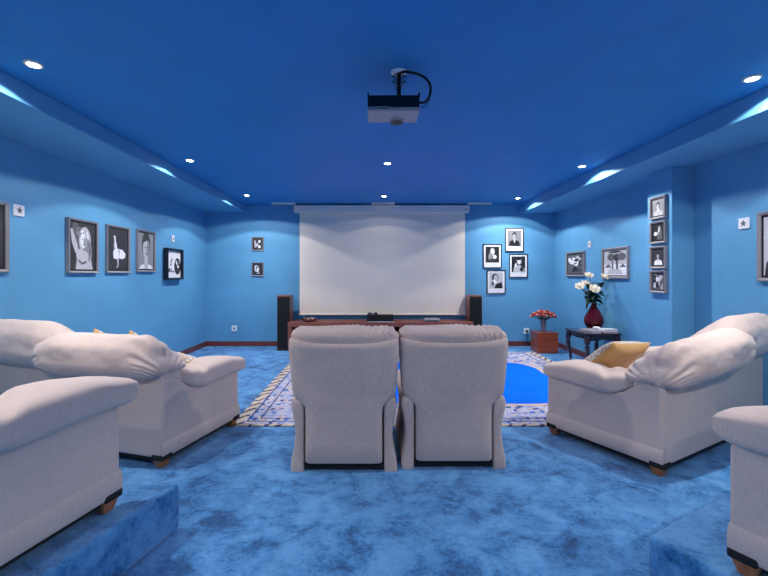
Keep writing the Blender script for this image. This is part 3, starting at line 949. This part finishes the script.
def frame_obj(W, H, fm, fw, depth, mat_mm, art, bg, loc, rz, label, tint=None, matcol='g5', glass=False, group=None, keep=1.0):
    """picture hung on a wall: local x along the wall, z up, -y out into the room"""
    t = thing('framed_picture', label, 'picture', loc, rz, group)
    a, b = W / 2, H / 2
    rings = []
    mb = MB()
    prof = [(0, 0), (0, -depth), (fw * .25, -depth - .004), (fw * .8, -depth + .002), (fw, -depth + .008), (fw, 0)]
    rg = []
    for ins, y in prof:
        rg.append([(-a + ins, y, -b + ins), (a - ins, y, -b + ins), (a - ins, y, b - ins), (-a + ins, y, b - ins)])
    rg.append(rg[0])
    mb.loft(rg, caps=False)
    mb.build('frame', fm, t)
    yb = -depth * .45
    ia, ib = a - fw, b - fw
    mbo = MB().box(-ia, ia, yb, -.001, -ib, ib).build('mat_board', matcol, t)
    if isinstance(mat_mm, tuple): mx, mtop, mbot = mat_mm
    else: mx = mtop = mbot = mat_mm
    pa = ia - mx; z0 = -ib + mbot; z1 = ib - mtop
    cz, pb = (z0 + z1) / 2, (z1 - z0) / 2
    mb = MB()
    y = yb - .001
    mb.add([(-pa, y, z0), (pa, y, z0), (pa, y, z1), (-pa, y, z1)], [(0, 1, 2, 3)], bg)
    sc = min(pa, pb)
    for k, (g, poly) in enumerate(art):
        y -= .00025
        v = [(max(-pa, min(pa, p[0] * pa)), y, cz + max(-pb, min(pb, p[1] * pb))) for p in poly]
        mb.add(v, [tuple(range(len(v)))], g)
    mb.build('print', ['g0', 'g1', 'g2', 'g3', 'g4', 'g5'], mbo)
    return t
RL, RR = PI / 2, -PI / 2      # on the left wall -y faces +x ; on the right wall it faces -x
def onL(z0, z1, zc, W, H, *a, **k):
    return frame_obj(W, H, *a, loc=(XL, (z0 + z1) / 2, zc), rz=RL, **k)
# art
longhair_arm = [(2, ell(-.6, .5, .3, .6)), (4, ell(.15, .25, .50, .62)), (3, ell(.35, -.25, .38, .62)), (3, ell(-.25, .62, .30, .22)), (4, [(-1, .70), (-.86, .74), (-.45, .05), (-.30, -.35), (-.62, -.30), (-.9, .15)]),
                (4, [(-.55, -.1), (.2, -.2), (.6, -.4), (.8, -1), (-.7, -1), (-.55, -.55)]), (5, ell(.0, .25, .25, .33, 20, .2)), (1, ell(-.08, .30, .05, .02)), (1, ell(.12, .32, .05, .02)), (1, ell(.02, .08, .06, .02)),
                (3, ell(.12, .2, .09, .22)), (2, [(-.4, -.55), (-.1, -.7), (.3, -.62), (.25, -.72), (-.1, -.8), (-.4, -.66)]), (2, [(.35, .3), (.5, -.1), (.42, -.6), (.5, -.65), (.62, -.1)]), (2, [(-.75, -1), (-.6, -.5), (-.5, -.5), (-.6, -1)]),
                (5, ell(-.1, .66, .14, .07, 16, .4)), (5, ell(.35, .5, .07, .2, 16, .3)), (2, ell(-.35, .72, .16, .06, 16, .7))]
dancer = [(5, ell(-.38, .60, .10, .08)), (4, ell(-.33, .52, .09, .08)), (5, [(-.45, .50), (-.30, .52), (-.10, .05), (-.05, -.02), (-.35, -.02), (-.38, .2)]), (4, [(-.40, .45), (-.5, .15), (-.38, -.02), (-.30, .02)]),
          (5, [(-.42, .0), (-.05, .03), (.45, .0), (.78, -.2), (.72, -.38), (.40, -.48), (.1, -.42), (-.1, -.5), (-.5, -.44), (-.55, -.15)]), (3, [(.0, -.02), (.1, -.38), (.14, -.02)]), (4, [(-.15, -.45), (.04, -.45), (.02, -.8), (-.1, -.92), (-.22, -.88), (-.08, -.78)])]
scene_photo = lambda r: [(r.choice((0, 1, 2, 4, 5)), ell(r.uniform(-.8, .8), r.uniform(-.8, .8), r.uniform(.08, .3), r.uniform(.1, .45), 10, r.uniform(0, 3))) for _ in range(20)]
hy = .04
LW = lambda g: 'framed black and white photographs on the left wall'
frame_obj(.44, .60, 'silverframe', .028, .03, (.018, .018, .018), portrait(ty=-.1), 1, (XL, 3.24, 1.672), RL, 'large framed picture at the very left edge, mostly cut off', matcol='g0')
frame_obj(.45, .58, 'silverframe', .024, .035, (.018, .018, .018), longhair_arm, 1, (XL, 4.355, 1.66), RL, 'framed photo of a person with long wavy hair and a raised arm', matcol='g0')
frame_obj(.45, .58, 'silverframe', .024, .03, (.018, .018, .018), dancer, 1, (XL, 4.96, 1.665), RL, 'framed photo of a dancer in a white dress on dark grey', matcol='g0')
frame_obj(.44, .575, 'silverframe', .024, .03, (.018, .018, .018), portrait(hair=1, light=4, s=1.75, body=5, ty=-.2), 3, (XL, 5.57, 1.68), RL, 'framed close-up portrait of a person with short dark hair, left wall', matcol='g0')
poster_art = [(4, [(-1, .82), (1, .82), (1, 1), (-1, 1)]), (1, ell(.55, -.15, .48, .62)), (5, [(.25, .2), (.35, .32), (.6, -.05), (.5, -.1)]), (5, [(.5, -.1), (.8, -.1), (.7, -.3), (.55, -.25)]), (3, ell(.75, .15, .1, .12)),
              (1, [(-.75, -.6), (-.55, -.6), (-.55, -.3), (-.75, -.3)]), (1, [(-.48, -.6), (-.3, -.6), (-.3, -.35), (-.48, -.35)]), (1, [(-.22, -.6), (.05, -.6), (.05, -.5), (-.22, -.5)]),
              (2, [(-.55, -.1), (-.3, -.1), (-.3, .0), (-.55, .0)]), (2, [(-.5, .08), (-.25, .08), (-.25, .18), (-.5, .18)]), (2, [(-.45, .25), (-.2, .25), (-.2, .45), (-.28, .45), (-.28, .33), (-.45, .33)])]
frame_obj(.50, .485, 'blackframe', .03, .072, (.0, .0, .0), poster_art, 5, (XL, 6.30, 1.52), RL, 'deep black box frame with a white poster and dark round emblem', matcol='g5')
# back wall
frame_obj(.235, .265, 'silverframe', .022, .02, (.018, .018, .018), [(4, [(-.8, .7), (-.5, .7), (-.3, -.6), (-.7, -.8)]), (5, ell(.45, .5, .28, .3)), (4, ell(-.1, -.2, .3, .4)), (5, [(.1, -.85), (.8, -.85), (.7, -.3), (.2, -.3)])], 1, (-2.19, YB, 1.94), 0, 'small square framed photo on the back wall, the upper of two', matcol='g0')
frame_obj(.235, .265, 'silverframe', .022, .02, (.018, .018, .018), [(4, ell(-.2, .1, .6, .7)), (1, ell(0, .15, .35, .45)), (5, ell(.05, -.1, .25, .5)), (5, [(-.8, .5), (-.5, .8), (-.3, .5)]), (4, [(-.4, -.9), (.5, -.9), (.4, -.6)])], 1, (-2.19, YB, 1.46), 0, 'small square framed photo on the back wall, the lower of two', matcol='g0')
FB = dict(fm='blackframe', fw=.018, depth=.022)
def FBk(px0, px1, py0, py1, art, bg, label):
    x = ((px0 + px1) / 2 - 373) * .019; z = CAMH - ((py0 + py1) / 2 - 275) * .019
    frame_obj(.352, .45, 'blackframe', .016, .022, (.032, .032, .085), art, bg, (x, YB, z), 0, label, matcol='g5')
FBk(504.9, 523.6, 228, 251.7, portrait(hair=0, body=0, s=.95, ty=.1) + [(5, [(-.12, -.25), (.12, -.25), (.02, -.6)])], 3, 'black framed photo of a person in a dark suit, topmost of four')
FBk(483, 501.4, 244, 268, [(4, ell(.0, .35, .35, .5)), (5, ell(.1, .4, .22, .3)), (1, ell(.15, .42, .05, .03)), (3, ell(-.3, -.3, .3, .5)), (5, ell(.35, -.3, .28, .25)), (1, ell(.0, -.75, .5, .25))], 0, 'black framed photo of a pale haired person, nearest the screen edge')
FBk(509, 527.5, 254, 277.6, [(2, ell(.1, .4, .5, .5)), (5, ell(.1, .35, .26, .34)), (0, ell(.05, .72, .35, .2)), (4, [(-.8, -1), (-.6, -.2), (.2, -.1), (.9, -.5), (.9, -1)]), (5, ell(-.4, -.1, .15, .25)), (1, ell(.5, -.6, .3, .3))], 0, 'black framed photo of a person with a raised hand, rightmost of four')
FBk(487, 505, 270, 293.6, [(1, ell(-.15, .35, .5, .5)), (4, ell(-.05, .3, .30, .38)), (5, ell(-.25, -.2, .3, .3)), (0, [(-.3, -1), (.0, -.45), (.8, -.2), (.95, -1)]), (2, ell(-.5, -.4, .2, .3)), (1, ell(-.1, .35, .05, .03)), (1, ell(.1, .32, .05, .03))], 4, 'black framed photo of a person leaning forward, lowest of four')
# right wall
r_ = random.Random(3)
frame_obj(.62, .42, 'silverframe', .03, .03, (.02, .02, .02), scene_photo(r_), 2, (XR, 6.81, 1.535), RR, 'wide framed photo on the right wall, left of the wall plate', matcol='g0')
palms = [(5, [(-1, -.1), (1, -.1), (1, -1), (-1, -1)]), (2, ell(-.35, .5, .35, .3)), (1, ell(.15, .45, .3, .3)), (2, ell(.6, .5, .35, .3)), (2, [(-.3, .4), (-.2, .4), (-.1, -.6), (-.25, -.6)]), (1, [(.1, .4), (.25, .4), (.3, -.75), (.12, -.75)]),
         (2, [(-.95, -.35), (-.6, -.05), (-.3, -.35)]), (2, [(.4, -.35), (.7, -.05), (.98, -.35)]), (4, [(-.5, -.5), (.5, -.5), (.7, -.9), (-.7, -.9)]), (1, ell(0, .9, .6, .08))]
frame_obj(.62, .44, 'silverframe', .034, .035, (.012, .012, .012), palms, 4, (XR, 5.69, 1.52), RR, 'wide framed street photo on the right wall, above the white roses', matcol='g0')
frame_obj(.44, .61, 'silverframe', .03, .03, (.02, .02, .02), portrait(body=1, hair=1, cx=-.1), 4, (XR, 3.355, 1.60), RR, 'large framed photo at the right edge of view, partly cut off', matcol='g0')
XC = 3.211
cl_ = [portrait(hair=0, light=5, body=4, s=.95), [(4, ell(.2, .5, .2, .25)), (2, [(-.1, .3), (.6, .3), (.7, -.9), (-.2, -.9)]), (5, ell(-.45, -.15, .3, .25)), (4, ell(-.1, -.1, .2, .12)), (5, ell(.15, .2, .12, .2))],
       portrait(hair=0, light=4, body=5, s=.85), scene_photo(random.Random(9)) + [(5, ell(-.1, .3, .2, .3)), (4, ell(.3, .1, .2, .3))]]
for k, (z, l) in enumerate(((2.105, 'small framed photo at the top of the pillar column of four'), (1.828, 'small framed photo second from the top on the pillar'),
                            (1.546, 'small framed photo third from the top on the pillar'), (1.274, 'small framed photo at the bottom of the pillar column'))):
    frame_obj(.25, .25, 'silverframe', .024, .03, (.012, .012, .012), cl_[k], (3, 0, 1, 2)[k], (XC, 4.485, z), RR, l, matcol='g0', group='four small photos on the pillar')

# ------------------------------------------------------------------ wall plates and sockets
def star_plate(loc, rz, label):
    t = thing('star_plate', label, 'wall ornament', loc, rz, 'white plates with a star')
    MB().box(-.052, .052, -.014, 0, -.05, .05).build('plate', 'white', t, bev=.002)
    pts = []
    for k in range(10):
        r = .033 if k % 2 == 0 else .014
        a = PI / 2 + k * PI / 5
        pts.append((r * math.cos(a), r * math.sin(a)))
    MB().prism(pts, 'y', -.017, -.013).build('star', 'g2', t)
star_plate((XL, 3.575, 1.927), RL, 'small white square plate with a grey star, left wall')
star_plate((XR, 3.72, 1.83), RR, 'small white square plate with a grey star, right wall')
def wall_plate(loc, rz, label, w_=.04, h_=.052):
    t = thing('thermostat', label, 'wall plate', loc, rz)
    MB().box(-w_, w_, -.014, 0, -h_, h_).build('plate', 'white', t, bev=.003)
    MB().box(-w_ * .35, w_ * .35, -.017, -.013, -h_ * .35, h_ * .35).build('button', 'g2', t, bev=.002)
wall_plate((XL, 6.33, 1.925), RL, 'small white wall plate above the deep black box frame')
wall_plate((XR, 6.37, 1.84), RR, 'small white wall plate between the two wide framed photos')
def socket(x, z, label):
    t = thing('wall_socket', label, 'socket', (x, YB, z))
    MB().box(-.052, .052, -.012, 0, -.055, .055).build('plate', 'white', t, bev=.004)
    MB().lathe([(.022, 0), (.022, .003), (.001, .003)], 20).build('recess', 'g3', t)
    o = t.children[-1]; o.rotation_euler = (PI / 2, 0, 0); o.location = (0, -.0115, 0)
    return t
socket((234.4 - 373) * .019, CAMH - (328.4 - 275) * .019, 'white socket low on the back wall, left of the speaker')
t = socket((526.4 - 373) * .019, CAMH - (331 - 275) * .019, 'white socket on the back wall beside the cherry chest')
pl = MB().box(-.016, .016, -.045, -.015, -.016, .016).build('plug', 'black', None, bev=.004)
pl.location = ((526.4 - 373) * .019, YB, CAMH - (331 - 275) * .019)
cable = MB().tube([(0, -.03, -.014), (.006, -.035, -.08), (-.01, -.04, -.16), (.02, -.05, -.24), (.05, -.06, -.272)], .004).build('cord', 'black', pl, smooth=True)
tag(pl, 'black plug with a hanging cord in the socket by the chest', 'plug')
